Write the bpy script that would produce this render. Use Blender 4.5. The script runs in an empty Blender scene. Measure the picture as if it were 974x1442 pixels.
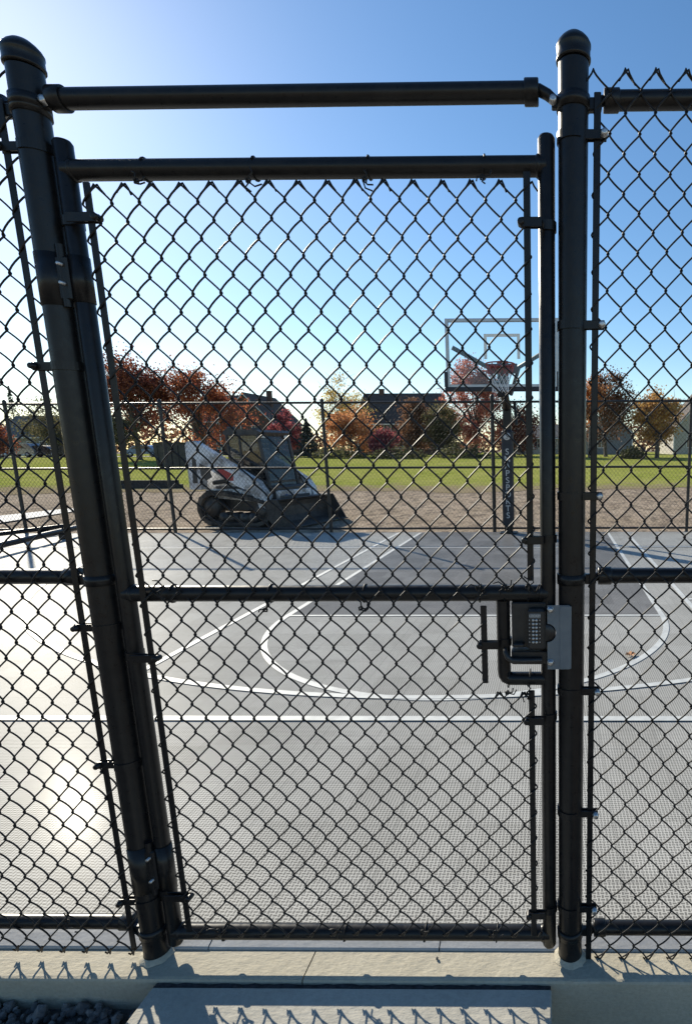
import bpy, math, random
from mathutils import Vector, Matrix, Euler
from math import sin, cos, pi, radians, hypot, atan2
random.seed(7)
S = bpy.context.scene
COL = S.collection

# ------------------------------------------------------------------ mesh builder
class MB:
    def __init__(s): s.v = []; s.f = []; s.sm = []
    def add(s, vs, fs, smooth=False):
        n = len(s.v); s.v += [tuple(p) for p in vs]
        s.f += [tuple(i + n for i in f) for f in fs]; s.sm += [smooth] * len(fs)
    def box(s, a, b):
        x0, y0, z0 = a; x1, y1, z1 = b
        s.add([(x0,y0,z0),(x1,y0,z0),(x1,y1,z0),(x0,y1,z0),(x0,y0,z1),(x1,y0,z1),(x1,y1,z1),(x0,y1,z1)],
              [(0,3,2,1),(4,5,6,7),(0,1,5,4),(1,2,6,5),(2,3,7,6),(3,0,4,7)])
    def bbox(s, a, b, r=.004):
        """box with chamfered edges along every axis"""
        x0, y0, z0 = a; x1, y1, z1 = b
        r = min(r, (x1-x0)/2.01, (y1-y0)/2.01, (z1-z0)/2.01)
        rings = []
        for z, i in ((z0, r), (z0+r, 0), (z1-r, 0), (z1, r)):
            X0, X1, Y0, Y1 = x0+i, x1-i, y0+i, y1-i; c = r if i == 0 else r*.6
            rings.append([(X0+c,Y0,z),(X1-c,Y0,z),(X1,Y0+c,z),(X1,Y1-c,z),(X1-c,Y1,z),(X0+c,Y1,z),(X0,Y1-c,z),(X0,Y0+c,z)])
        s.loft(rings, True, True, False)
    def loft(s, rings, cap0=True, cap1=True, smooth=True):
        n = len(rings[0]); vs = [p for r in rings for p in r]; fs = []
        for k in range(len(rings)-1):
            for i in range(n):
                j = (i+1) % n
                fs.append((k*n+i, k*n+j, (k+1)*n+j, (k+1)*n+i))
        s.add(vs, fs, smooth)
        if cap0: s.add(rings[0], [tuple(reversed(range(n)))])
        if cap1: s.add(rings[-1], [tuple(range(n))])
    def tube(s, pts, r, n=8, caps=True, smooth=True, closed=False):
        pts = [Vector(p) for p in pts]; m = len(pts)
        rs = r if isinstance(r, (list, tuple)) else [r]*m
        t = []
        for i in range(m):
            a = pts[i-1] if (i > 0 or closed) else pts[i]
            b = pts[(i+1) % m] if (i < m-1 or closed) else pts[i]
            d = b - a
            t.append(d.normalized() if d.length > 1e-9 else Vector((0,0,1)))
        ref = Vector((0,0,1)) if abs(t[0].z) < .9 else Vector((0,1,0))
        u = t[0].cross(ref).normalized(); rings = []
        for i in range(m):
            u = (u - t[i]*u.dot(t[i]))
            u = u.normalized() if u.length > 1e-6 else t[i].orthogonal().normalized()
            w = t[i].cross(u)
            rings.append([pts[i] + (u*cos(2*pi*k/n) + w*sin(2*pi*k/n))*rs[i] for k in range(n)])
        if closed: rings.append(rings[0])
        s.loft(rings, caps and not closed, caps and not closed, smooth)
    def cyl(s, a, b, r, n=24): s.tube([a, b], r, n)
    def lathe(s, c, prof, n=24, axis='z', cap=True):
        rings = []
        for r, h in prof:
            ring = []
            for k in range(n):
                a = 2*pi*k/n; p = (r*cos(a), r*sin(a), h)
                if axis == 'x': p = (h, r*cos(a), r*sin(a))
                if axis == 'y': p = (r*cos(a), h, -r*sin(a))
                ring.append((c[0]+p[0], c[1]+p[1], c[2]+p[2]))
            rings.append(ring)
        s.loft(rings, cap, cap, True)
    def prism(s, poly, y0, y1, axis='y'):
        """polygon (a,b) extruded along an axis"""
        def P(a, b, y):
            return (a, y, b) if axis == 'y' else ((y, a, b) if axis == 'x' else (a, b, y))
        n = len(poly)
        s.add([P(a,b,y0) for a,b in poly] + [P(a,b,y1) for a,b in poly],
              [tuple(range(n)), tuple(reversed(range(n,2*n)))] + [(i,i+n,(i+1)%n+n,(i+1)%n) for i in range(n)])
    def build(s, name, mat, parent=None, sharp=True):
        me = bpy.data.meshes.new(name)
        off = base_of(parent)
        me.from_pydata([(x-off[0], y-off[1], z-off[2]) for x,y,z in s.v], [], s.f)
        me.polygons.foreach_set('use_smooth', s.sm); me.materials.append(mat); me.update()
        o = bpy.data.objects.new(name, me); COL.objects.link(o)
        if parent: o.parent = parent
        return o

BASE = {}
def base_of(o):
    while o is not None:
        if o.name in BASE: return BASE[o.name]
        o = o.parent
    return (0,0,0)
def tag(o, label=None, cat=None, group=None, kind=None):
    if label: o['label'] = label
    if cat: o['category'] = cat
    if group: o['group'] = group
    if kind: o['kind'] = kind
    return o
def thing(name, label, cat, loc=(0,0,0), group=None, world=True, rz=0):
    """Empty at the base of a thing. world=True: its parts are given in world coordinates"""
    o = bpy.data.objects.new(name, None); COL.objects.link(o); o.empty_display_size = .1
    o.location = loc; o.rotation_euler = (0,0,rz)
    BASE[o.name] = tuple(loc) if world else (0,0,0)
    return tag(o, label, cat, group)
def structure(o): o['kind'] = 'structure'; return o
def copy_tree(o, parent=None):
    c = o.copy(); COL.objects.link(c); c.parent = parent
    for ch in list(o.children): copy_tree(ch, c)
    return c

# ------------------------------------------------------------------ materials
class NT:
    def __init__(s, name):
        s.m = bpy.data.materials.new(name); s.m.use_nodes = True
        s.n = s.m.node_tree.nodes; s.l = s.m.node_tree.links
        s.b = s.n['Principled BSDF']; s.out = s.n['Material Output']
    def node(s, t, **k):
        x = s.n.new(t)
        for a, v in k.items():
            if hasattr(x, a): setattr(x, a, v)
        return x
    def link(s, a, b): s.l.new(a, b)
    def math(s, op, a, b=None, c=None):
        x = s.n.new('ShaderNodeMath'); x.operation = op
        for i, v in enumerate((a, b, c)):
            if v is None: continue
            if isinstance(v, (int, float)): x.inputs[i].default_value = v
            else: s.l.new(v, x.inputs[i])
        return x.outputs[0]
    def coord(s): return s.n.new('ShaderNodeTexCoord').outputs['Object']
    def noise(s, scale, detail=4, rough=.55, vec=None):
        x = s.n.new('ShaderNodeTexNoise'); x.inputs['Scale'].default_value = scale
        x.inputs['Detail'].default_value = detail; x.inputs['Roughness'].default_value = rough
        s.l.new(vec if vec else s.coord(), x.inputs['Vector']); return x.outputs['Fac']
    def ramp(s, fac, stops):
        x = s.n.new('ShaderNodeValToRGB'); e = x.color_ramp.elements
        while len(e) < len(stops): e.new(.5)
        for i, (p, c) in enumerate(stops): e[i].position = p; e[i].color = (*c, 1)
        s.l.new(fac, x.inputs[0]); return x.outputs[0]
    def mix(s, fac, a, b):
        x = s.n.new('ShaderNodeMix'); x.data_type = 'RGBA'
        for i, v in ((0, fac), (6, a), (7, b)):
            if isinstance(v, (int, float)): x.inputs[i].default_value = v
            elif isinstance(v, tuple): x.inputs[i].default_value = (*v, 1)
            else: s.l.new(v, x.inputs[i])
        return x.outputs[2]
    def bump(s, h, strength=.3, dist=.01):
        x = s.n.new('ShaderNodeBump'); x.inputs['Strength'].default_value = strength
        x.inputs['Distance'].default_value = dist; s.l.new(h, x.inputs['Height'])
        s.l.new(x.outputs[0], s.b.inputs['Normal'])
    def color(s, c):
        if isinstance(c, tuple): s.b.inputs['Base Color'].default_value = (*c, 1)
        else: s.l.new(c, s.b.inputs['Base Color'])
    def rough(s, r):
        if isinstance(r, (int, float)): s.b.inputs['Roughness'].default_value = r
        else: s.l.new(r, s.b.inputs['Roughness'])

def mat(name, c, c2=None, scale=8, rough=.6, metal=0, bump=0, bscale=60, bdist=.003, detail=5, lo=.35, hi=.65):
    t = NT(name)
    if c2: t.color(t.ramp(t.noise(scale, detail), [(lo, c), (hi, c2)]))
    else: t.color(c)
    t.rough(rough); t.b.inputs['Metallic'].default_value = metal
    if bump: t.bump(t.noise(bscale, 4), bump, bdist)
    return t.m

M = {}
def black_paint():
    t = NT('black_powder_coat')
    n = t.noise(30, 5)
    t.color(t.ramp(n, [(.3, (.008,.008,.009)), (.7, (.014,.0135,.0135))]))
    ds = t.noise(7, 8, .75); t.color(t.mix(t.math('MULTIPLY', t.ramp(ds, [(.54,(0,0,0)),(.72,(1,1,1))]), .2), t.ramp(n, [(.3, (.008,.008,.009)), (.7, (.014,.0135,.0135))]), (.045,.044,.044)))
    t.rough(t.ramp(t.noise(60, 3), [(.3, (.26,)*3), (.7, (.4,)*3)]))
    t.b.inputs['Specular IOR Level'].default_value = .3
    t.bump(t.noise(420, 2), .12, .0006); return t.m
M['black'] = black_paint()
def _wire():
    m_ = mat('black_vinyl_wire', (.010,.010,.011), (.020,.018,.017), 40, rough=.5); m_.node_tree.nodes['Principled BSDF'].inputs['Specular IOR Level'].default_value = .28; return m_
M['wire'] = _wire()
M['oldwire'] = mat('black_vinyl_wire', (.010,.010,.011), (.018,.017,.016), 40, rough=.4)
M['farwire'] = mat('weathered_black_wire', (.014,.013,.013), (.026,.023,.022), 5, rough=.45)
M['zinc'] = mat('zinc_bolt', (.42,.42,.42), (.6,.6,.6), 200, rough=.38, metal=.9)
M['plate'] = mat('grey_plate', (.12,.15,.18), (.15,.18,.205), 25, rough=.42, metal=.25, bump=.05, bscale=300)
M['lock'] = mat('black_lock_casting', (.012,.012,.013), (.02,.02,.02), 60, rough=.45, bump=.1, bscale=400, bdist=.001)
M['button'] = mat('steel_button', (.5,.5,.49), rough=.35, metal=.5)
M['print'] = mat('pale_print', (.55,.55,.54), rough=.6)
M['grey_print'] = mat('grey_print', (.16,.16,.16), rough=.5)
M['white_paint'] = mat('white_court_paint', (.46,.47,.46), (.58,.59,.57), 14, rough=.6)

def concrete(name, a, b, scale=3.0, bump=.5):
    t = NT(name); c = t.coord()
    n1 = t.noise(scale, 6, .6, c); n2 = t.noise(scale*26, 5, .7, c)
    base = t.ramp(n1, [(.3, a), (.7, b)])
    t.color(t.mix(t.math('MULTIPLY', t.ramp(n2, [(.42, (0,0,0)), (.62, (1,1,1))]), .35), base, tuple(x*.72 for x in a)))
    t.rough(.85)
    x = t.n.new('ShaderNodeVectorMath'); x.operation = 'MULTIPLY'; x.inputs[1].default_value = (.35, 1, 1); t.l.new(c, x.inputs[0])
    h = t.math('ADD', t.noise(90, 6, .65, x.outputs[0]), t.math('MULTIPLY', t.noise(18, 4, .5, c), 1.4))
    t.bump(h, bump, .006); return t.m
M['curb'] = concrete('curb_concrete', (.375,.34,.262), (.465,.425,.335))
M['slab'] = concrete('walk_concrete', (.34,.325,.28), (.43,.41,.36))
M['edge'] = concrete('edging_concrete', (.36,.36,.36), (.45,.45,.45), 5, .2)
M['joint'] = mat('tar_joint', (.018,.018,.022), (.05,.05,.055), 60, rough=.7, bump=.6, bscale=120, bdist=.01)

def court(name, c, d, tilt=0):
    """open-grid sport tile: short raised strokes in a basket weave over darker recesses"""
    t = NT(name); co = t.coord()
    sep = t.n.new('ShaderNodeSeparateXYZ'); t.link(co, sep.inputs[0])
    k = 1/.0145
    u = t.math('MULTIPLY', sep.outputs[0], k); v = t.math('MULTIPLY', sep.outputs[1], k)
    fu = t.math('FRACT', t.math('ADD', u, 1000)); fv = t.math('FRACT', t.math('ADD', v, 1000))
    par = t.math('MODULO', t.math('ADD', t.math('FLOOR', t.math('ADD', u, 1000)), t.math('FLOOR', t.math('ADD', v, 1000))), 2)
    h1 = t.math('LESS_THAN', t.math('ABSOLUTE', t.math('SUBTRACT', fu, .5)), .27)
    h2 = t.math('LESS_THAN', t.math('ABSOLUTE', t.math('SUBTRACT', fv, .5)), .27)
    hole = t.math('MULTIPLY', t.math('ADD', t.math('MULTIPLY', par, h1), t.math('MULTIPLY', t.math('SUBTRACT', 1, par), h2)), 1)
    # seams of 30 cm tiles
    su = t.math('FRACT', t.math('ADD', t.math('DIVIDE', sep.outputs[0], .305), 500.2)); sv = t.math('FRACT', t.math('ADD', t.math('DIVIDE', sep.outputs[1], .305), 500.1))
    seam = t.math('MAXIMUM', t.math('LESS_THAN', su, .008), t.math('LESS_THAN', sv, .008))
    wear = t.noise(1.1, 6, .6, co); dust = t.noise(.35, 3, .5, co); fine = t.noise(9, 5, .7, co)
    base = t.mix(t.ramp(wear, [(.35, (0,0,0)), (.68, (1,1,1))]), c, d)
    xs = t.n.new('ShaderNodeVectorMath'); xs.operation = 'MULTIPLY'; xs.inputs[1].default_value = (.5, 2.2, 1); t.link(co, xs.inputs[0])
    sc = t.noise(2.3, 9, .78, xs.outputs[0])                 # scuffs and dried puddle marks
    base = t.mix(t.math('MULTIPLY', t.ramp(sc, [(.56, (0,0,0)), (.66, (1,1,1))]), .35), base, tuple(x*.62 for x in c))
    base = t.mix(t.math('MULTIPLY', t.ramp(sc, [(.30, (1,1,1)), (.40, (0,0,0))]), .3), base, (.52,.49,.45))
    base = t.mix(t.math('MULTIPLY', t.ramp(fine, [(.5, (0,0,0)), (.72, (1,1,1))]), .25), base, tuple(min(1, x*1.25+.02) for x in d))
    dk = t.mix(.66, base, (.03,.03,.032))
    col = t.mix(hole, base, dk)
    # scattered darker and paler tiles
    wn = t.n.new('ShaderNodeTexWhiteNoise'); wn.noise_dimensions = '2D'
    sn = t.n.new('ShaderNodeVectorMath'); sn.operation = 'SNAP'; sn.inputs[1].default_value = (.305,.305,10); t.link(co, sn.inputs[0]); t.link(sn.outputs[0], wn.inputs['Vector'])
    bc = t.n.new('ShaderNodeBrightContrast'); t.link(col, bc.inputs['Color'])
    t.link(t.math('MULTIPLY', t.math('SUBTRACT', wn.outputs['Value'], .5), .045), bc.inputs['Bright'])
    col = t.mix(t.math('MULTIPLY', seam, .5), bc.outputs[0], (.06,.06,.06))
    t.color(col)
    t.rough(t.ramp(dust, [(.3, (.36,)*3), (.7, (.46,)*3)])); t.b.inputs['Specular IOR Level'].default_value = .0115; t.b.inputs['Coat Weight'].default_value = .12; t.b.inputs['Coat IOR'].default_value = 1.045; t.b.inputs['Coat Roughness'].default_value = .16
    hh = t.math('ADD', t.math('MULTIPLY', t.math('SUBTRACT', 1, hole), 1), t.math('MULTIPLY', fine, .6))
    t.bump(hh, .10, .002); return t.m
M['court'] = court('grey_sport_tile', (.455,.447,.418), (.535,.527,.495))
M['key'] = court('dark_grey_sport_tile', (.20,.198,.196), (.27,.268,.265))

def gravel_mat():
    t = NT('gravel_ground'); c = t.coord()
    v = t.n.new('ShaderNodeTexVoronoi'); v.inputs['Scale'].default_value = 38; t.link(c, v.inputs['Vector'])
    sep = t.n.new('ShaderNodeSeparateXYZ'); t.link(v.outputs['Color'], sep.inputs[0])
    st = t.ramp(sep.outputs[0], [(0, (.20,.155,.115)), (.5, (.46,.36,.27)), (1, (.68,.57,.45))])
    n = t.noise(.5, 6, .6, c)
    g = t.mix(t.ramp(n, [(.4, (0,0,0)), (.62, (1,1,1))]), st, (.38,.30,.22))
    xs = t.n.new('ShaderNodeVectorMath'); xs.operation = 'MULTIPLY'; xs.inputs[1].default_value = (1, .45, 1); t.link(c, xs.inputs[0])
    n2 = t.noise(3.2, 8, .82, xs.outputs[0]); g = t.mix(t.math('MULTIPLY', t.ramp(n2, [(.47,(0,0,0)),(.58,(1,1,1))]), .7), g, (.085,.07,.06))
    t.color(g); t.rough(1); t.b.inputs['Specular IOR Level'].default_value = .05
    t.bump(t.math('ADD', t.math('MULTIPLY', v.outputs['Distance'], 1.2), t.math('MULTIPLY', n2, 1.5)), .7, .06); return t.m
M['gravel'] = gravel_mat()
def grass_mat():
    t = NT('lawn'); c = t.coord()
    n = t.noise(.22, 5, .6, c); n2 = t.noise(2.2, 6, .8, c)
    g = t.ramp(n2, [(.3, (.12,.145,.03)), (.5, (.25,.275,.06)), (.75, (.40,.41,.12))])
    g = t.mix(t.math('MULTIPLY', t.ramp(n, [(.42,(0,0,0)),(.66,(1,1,1))]), .6), g, (.36,.34,.12))
    sp = t.n.new('ShaderNodeSeparateXYZ'); t.link(c, sp.inputs[0])      # worn, bare edge towards the gravel
    wr = t.math('SUBTRACT', 1, t.math('DIVIDE', t.math('SUBTRACT', sp.outputs[1], 20.5), 6.5)); wr.node.use_clamp = True
    k = t.math('ADD', wr, t.math('MULTIPLY', t.math('SUBTRACT', t.noise(1.1, 7, .8, c), .5), 2.2))
    t.color(t.mix(t.ramp(k, [(.42,(0,0,0)),(.8,(1,1,1))]), g, (.27,.22,.14)))
    t.rough(1); t.b.inputs['Specular IOR Level'].default_value = 0; t.bump(t.noise(6, 6, .8, c), .5, .08); return t.m
M['grass'] = grass_mat()
M['stone'] = mat('crushed_stone', (.05,.05,.052), (.17,.165,.16), 25, rough=.85, bump=.5, bscale=90, bdist=.004)
M['soil'] = mat('soil', (.05,.046,.042), (.12,.11,.10), 14, rough=.95, bump=.8, bscale=40, bdist=.02)
M['path'] = concrete('path_concrete', (.45,.45,.45), (.55,.55,.55), 2, .2)
M['asphalt'] = mat('asphalt', (.045,.045,.047), (.07,.07,.07), 3, rough=.85)

def leaf_mat(name, stops, trans=.5):
    t = NT(name); stops = [(p, tuple((x*.85+.15*sum(c)/3)*1.5 for x in c)) for p, c in stops]
    g = t.n.new('ShaderNodeNewGeometry')
    r = t.math('ADD', t.math('MULTIPLY', g.outputs['Random Per Island'], .55), t.math('MULTIPLY', t.noise(.55, 3), .6))
    col = t.ramp(r, stops); t.color(col); t.rough(.75)
    tr = t.n.new('ShaderNodeBsdfTranslucent'); t.link(col, tr.inputs[0])
    mx = t.n.new('ShaderNodeMixShader'); mx.inputs[0].default_value = trans
    t.link(t.b.outputs[0], mx.inputs[1]); t.link(tr.outputs[0], mx.inputs[2]); t.link(mx.outputs[0], t.out.inputs[0]); return t.m
LM = {
 'darkred': leaf_mat('leaf_dark_red', [(.2,(.055,.018,.016)),(.5,(.13,.032,.022)),(.8,(.24,.075,.03))]),
 'red': leaf_mat('leaf_red', [(.2,(.075,.018,.014)),(.5,(.19,.04,.022)),(.85,(.34,.12,.03))]),
 'burgundy': leaf_mat('leaf_burgundy', [(.2,(.07,.015,.025)),(.5,(.2,.035,.05)),(.8,(.32,.08,.08))]),
 'yellow': leaf_mat('leaf_yellow', [(.2,(.15,.10,.02)),(.5,(.36,.24,.04)),(.8,(.5,.38,.09))]),
 'orange': leaf_mat('leaf_orange', [(.2,(.14,.05,.02)),(.5,(.34,.12,.035)),(.8,(.46,.22,.07))]),
 'brown': leaf_mat('leaf_brown', [(.2,(.035,.024,.016)),(.5,(.10,.05,.026)),(.8,(.2,.09,.04))]),
 'olive': leaf_mat('leaf_olive', [(.2,(.03,.03,.014)),(.5,(.08,.075,.028)),(.8,(.16,.13,.05))]),
 'pink': leaf_mat('leaf_pink', [(.2,(.14,.03,.03)),(.5,(.32,.08,.06)),(.8,(.45,.18,.10))]),
 'gold': leaf_mat('leaf_gold', [(.2,(.14,.06,.018)),(.5,(.33,.16,.035)),(.8,(.46,.27,.06))]),
 'needle': leaf_mat('needle_dark', [(.2,(.010,.015,.013)),(.5,(.022,.032,.026)),(.8,(.04,.055,.04))], .12),
 'shrub': leaf_mat('leaf_shrub', [(.2,(.02,.024,.012)),(.5,(.05,.055,.02)),(.8,(.10,.095,.04))]),
}
M['bark'] = mat('bark', (.055,.045,.038), (.13,.11,.095), 9, rough=.95, bump=.8, bscale=12, bdist=.05)

# ------------------------------------------------------------------ camera (pose solved from the fence plane)
f, cx, cy = 780.0, 771.67, 774.08
yaw, pit, rol = -.00987, .17840, -.00384
CAM = Vector((.6062, -1.4966, 1.572))
F = Vector((sin(yaw)*cos(pit), cos(yaw)*cos(pit), -sin(pit)))
R = Vector((cos(yaw), -sin(yaw), 0)); U = R.cross(F)
R2 = R*cos(rol) + U*sin(rol); U2 = -R*sin(rol) + U*cos(rol)
cd = bpy.data.cameras.new('camera'); co = bpy.data.objects.new('camera', cd); COL.objects.link(co)
cd.sensor_fit = 'VERTICAL'; cd.sensor_height = 36; cd.lens = f/1442*36
cd.shift_x = -(cx-487)/1442; cd.shift_y = (cy-721)/1442
cd.clip_start = .02; cd.clip_end = 3000
m = Matrix((R2, U2, -F)).transposed().to_4x4(); m.translation = CAM; co.matrix_world = m
S.camera = co

# ------------------------------------------------------------------ light
EL, AZ = 27.2, 44.0                     # sun behind the fence, to the left
w = bpy.data.worlds.new('World'); S.world = w; w.use_nodes = True
nt = w.node_tree; sky = nt.nodes.new('ShaderNodeTexSky'); sky.sky_type = 'NISHITA'; sky.sun_disc = False
sky.sun_elevation = radians(EL); sky.sun_rotation = radians(-AZ)
sky.air_density = 1.0; sky.dust_density = .2; sky.ozone_density = 2.2; sky.altitude = 100
bg = nt.nodes['Background']; hs = nt.nodes.new('ShaderNodeHueSaturation'); hs.inputs['Saturation'].default_value = 1.18; hs.inputs['Hue'].default_value = .499
nt.links.new(sky.outputs[0], hs.inputs['Color']); nt.links.new(hs.outputs[0], bg.inputs[0]); bg.inputs[1].default_value = .10
sd = bpy.data.lights.new('sun', 'SUN'); sd.energy = 5.0; sd.angle = radians(.53); sd.color = (1, .92, .76)
so = bpy.data.objects.new('sun', sd); COL.objects.link(so)
D = Vector((-sin(radians(AZ))*cos(radians(EL)), cos(radians(AZ))*cos(radians(EL)), sin(radians(EL))))
so.rotation_euler = D.to_track_quat('Z', 'Y').to_euler(); so.location = D*40
S.view_settings.view_transform = 'Standard'; S.view_settings.look = 'None'
S.view_settings.exposure = .62; S.view_settings.gamma = 1

# ------------------------------------------------------------------ setting
def zg(y):                              # ground height behind the court
    if y < 21: return -.02
    if y < 62: return -.02 + (y-21)/41*.86
    return min(1.05, .84 + (y-62)/100*.2)
def sheet(name, x0, x1, ys, dz, m, nx=1, edge=None):
    b = MB(); xs = [x0 + (x1-x0)*i/nx for i in range(nx+1)]; vs = []
    for j, y in enumerate(ys):
        for i, x in enumerate(xs):
            yy = y + (edge(x) if edge and j == 0 else 0)
            vs.append((x, yy, zg(yy) + dz))
    n = nx+1
    b.add(vs, [(j*n+i, j*n+i+1, (j+1)*n+i+1, (j+1)*n+i) for j in range(len(ys)-1) for i in range(nx)], True)
    return structure(b.build(name, m))
# one ground sheet: low soil before the fence, gravel level behind, rising to the horizon
b = MB(); ys = [-30, -.30, -.085, .5, 9, 15, 21, 26, 32, 38, 44, 50, 56, 62, 90, 160, 400, 1500]
vs = []
for y in ys:
    z = -.24 if y < -.2 else (-.24 if y < -.05 else (-.05 if y < 9.2 else zg(y)))
    for x in (-1500, -200, -60, -20, -5, 5, 20, 60, 200, 1500): vs.append((x, y, z))
b.add(vs, [(j*10+i, j*10+i+1, (j+1)*10+i+1, (j+1)*10+i) for j in range(len(ys)-1) for i in range(9)], True)
structure(b.build('ground', M['gravel']))
def wob(x): return .9*sin(x*.43) + .6*sin(x*1.07+1) + .35*sin(x*2.3)
sheet('lawn', -260, 260, [20.6, 22.5, 24.6], .012, M['grass'], 520, wob)
sheet('lawn', -260, 260, [24.6, 26, 32, 38, 44, 50, 56, 62, 90, 130], .012, M['grass'], 20)
b = MB(); b.add([(-400,68.6,zg(68.6)+.05),(-30,68.6,zg(68.6)+.05),(-30,76,zg(76)+.05),(-400,76,zg(76)+.05)], [(0,1,2,3)]); structure(b.build('road', M['asphalt']))

# court: slab with tiles in two greys, painted lines 4 mm apart
KX0, KX1, FT, BL = -1.93, 1.63, 3.56, 7.30
CZ = .021
b = MB(); b.box((-16, .075, -.10), (14, 9.02, CZ)); structure(b.build('court', M['court']))
b = MB(); b.add([(KX0,FT,CZ+.002),(KX1,FT,CZ+.002),(KX1,8.98,CZ+.002),(KX0,8.98,CZ+.002)], [(0,1,2,3)]); structure(b.build('court_key', M['key']))
LW = .052
b = MB()
def line(x0, y0, x1, y1, w=LW, z=CZ+.004):
    d = Vector((x1-x0, y1-y0)); d.normalize(); n = Vector((-d.y, d.x))*w/2
    b.add([(x0+n.x,y0+n.y,z),(x0-n.x,y0-n.y,z),(x1-n.x,y1-n.y,z),(x1+n.x,y1+n.y,z)], [(0,1,2,3)])
def arc(c, r, a0, a1, z, n=64, w=LW):
    vs = []
    for k in range(n+1):
        a = a0 + (a1-a0)*k/n
        for q in (r-w/2, r+w/2): vs.append((c[0]+q*cos(a), c[1]+q*sin(a), z))
    b.add(vs, [(2*k,2*k+1,2*k+3,2*k+2) for k in range(n)])
line(KX0, FT, KX0, 8.95); line(KX1, FT, KX1, 8.95)
line(KX0+LW/2, FT+.01, KX1-LW/2, FT+.01, z=CZ+.005, w=.04)
cxk = (KX0+KX1)/2
arc((cxk, FT), (KX1-KX0)/2, pi, 2*pi, CZ+.004)
RB = (-.245, 7.75)
arc(RB, 5.95, radians(180+8), radians(360-8), CZ+.006, 140)
line(-9, 1.515, 10, 1.515, .055, CZ+.007)
line(-9, BL, 10, BL, .05, CZ+.007)
line(-2.345, 2.25, -2.345, 8.95, z=CZ+.005); line(1.985, 2.3, 1.985, 8.95, z=CZ+.005); line(2.02, 4.15, 10, 4.15, z=CZ+.005)
structure(b.build('court_lines', M['white_paint']))

# rounded edging pieces between curb and court
b = MB(); x = -6.0
random.seed(3)
while x < 6:
    L = random.choice((1.02, .74, 1.22)); prof = [(.0125,-.03),(.0125,.004),(.016,.0075),(.056,.0195),(.0735,.0235),(.0735,-.03)]
    dz = random.uniform(-.0012,.0012)
    b.prism([(a, c+dz) for a, c in prof], x, x+L-.004, 'x'); x += L
structure(b.build('court_edging', M['edge']))
# curb with tooled joints
b = MB()
jx = [-6.2, -2.62, -1.40, -.155, 1.62, 2.9, 6.2]
for a, c in zip(jx, jx[1:]):
    prof = [(-.086,-.235),(-.090,-.008),(-.087,-.002),(-.080,.0),(.0105,.0),(.0105,-.235)]
    b.prism(prof, a+.002, c-.002, 'x')
structure(b.build('curb', M['curb']))
b = MB(); b.prism([(-.0835,-.2),(-.0835,-.007),(.006,-.007),(.006,-.2)], -6.1, 6.1, 'x'); structure(b.build('curb_joint_filler', M['joint']))
b = MB()
b.bbox((-.597,-1.30,-.16),(.597,-.107,-.006), .004); b.bbox((-.597,-2.7,-.16),(.597,-1.31,-.006), .004)
structure(b.build('footpath', M['slab']))
b = MB(); n = 60
vs = []; random.seed(5)
for i in range(n+1):
    x = -.596 + 1.19*i/n; vs += [(x,-.0905,-.013+random.uniform(-.003,.003)),(x,-.1065,-.0105+random.uniform(-.002,.003)),(x,-.1065,-.08),(x,-.0905,-.08)]
b.add(vs, [(4*i+k, 4*i+(k+1)%4, 4*i+4+(k+1)%4, 4*i+4+k) for i in range(n) for k in range(4)])
structure(b.build('expansion_joint', M['joint']))
# crushed stone along the curb
b = MB(); random.seed(11)
ICO = None
def rock(b, c, s):
    t = (1+5**.5)/2
    P = [(-1,t,0),(1,t,0),(-1,-t,0),(1,-t,0),(0,-1,t),(0,1,t),(0,-1,-t),(0,1,-t),(t,0,-1),(t,0,1),(-t,0,-1),(-t,0,1)]
    Fc = [(0,11,5),(0,5,1),(0,1,7),(0,7,10),(0,10,11),(1,5,9),(5,11,4),(11,10,2),(10,7,6),(7,1,8),(3,9,4),(3,4,2),(3,2,6),(3,6,8),(3,8,9),(4,9,5),(2,4,11),(6,2,10),(8,6,7),(9,8,1)]
    e = Euler((random.random()*6, random.random()*6, random.random()*6)).to_matrix()
    sc = Vector((random.uniform(.7,1.3), random.uniform(.6,1.1), random.uniform(.5,.9)))*s/1.9
    vs = []
    for p in P:
        v = Vector(p)*random.uniform(.78,1.16); v = Vector((v.x*sc.x, v.y*sc.y, v.z*sc.z)); v = e @ v
        vs.append((c[0]+v.x, c[1]+v.y, c[2]+v.z))
    b.add(vs, Fc)
for k in range(4200):
    x = random.uniform(-2.2,-.63); y = random.uniform(-.8,-.10); s = random.uniform(.007,.017) if random.random() < .9 else random.uniform(.017,.026)
    rock(b, (x, y, -.084 - .022*random.random() + .25*(abs(x)-.63)*.05), s)
tag(b.build('crushed_stone', M['stone']), 'loose grey crushed stone along the curb beside the concrete walk', 'gravel', kind='stuff')
b = MB(); b.add([(-6,-4,-.108),(-.6,-4,-.108),(-.6,-.091,-.108),(-6,-.091,-.108)], [(0,1,2,3)]); structure(b.build('gravel_bed', M['soil']))

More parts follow.
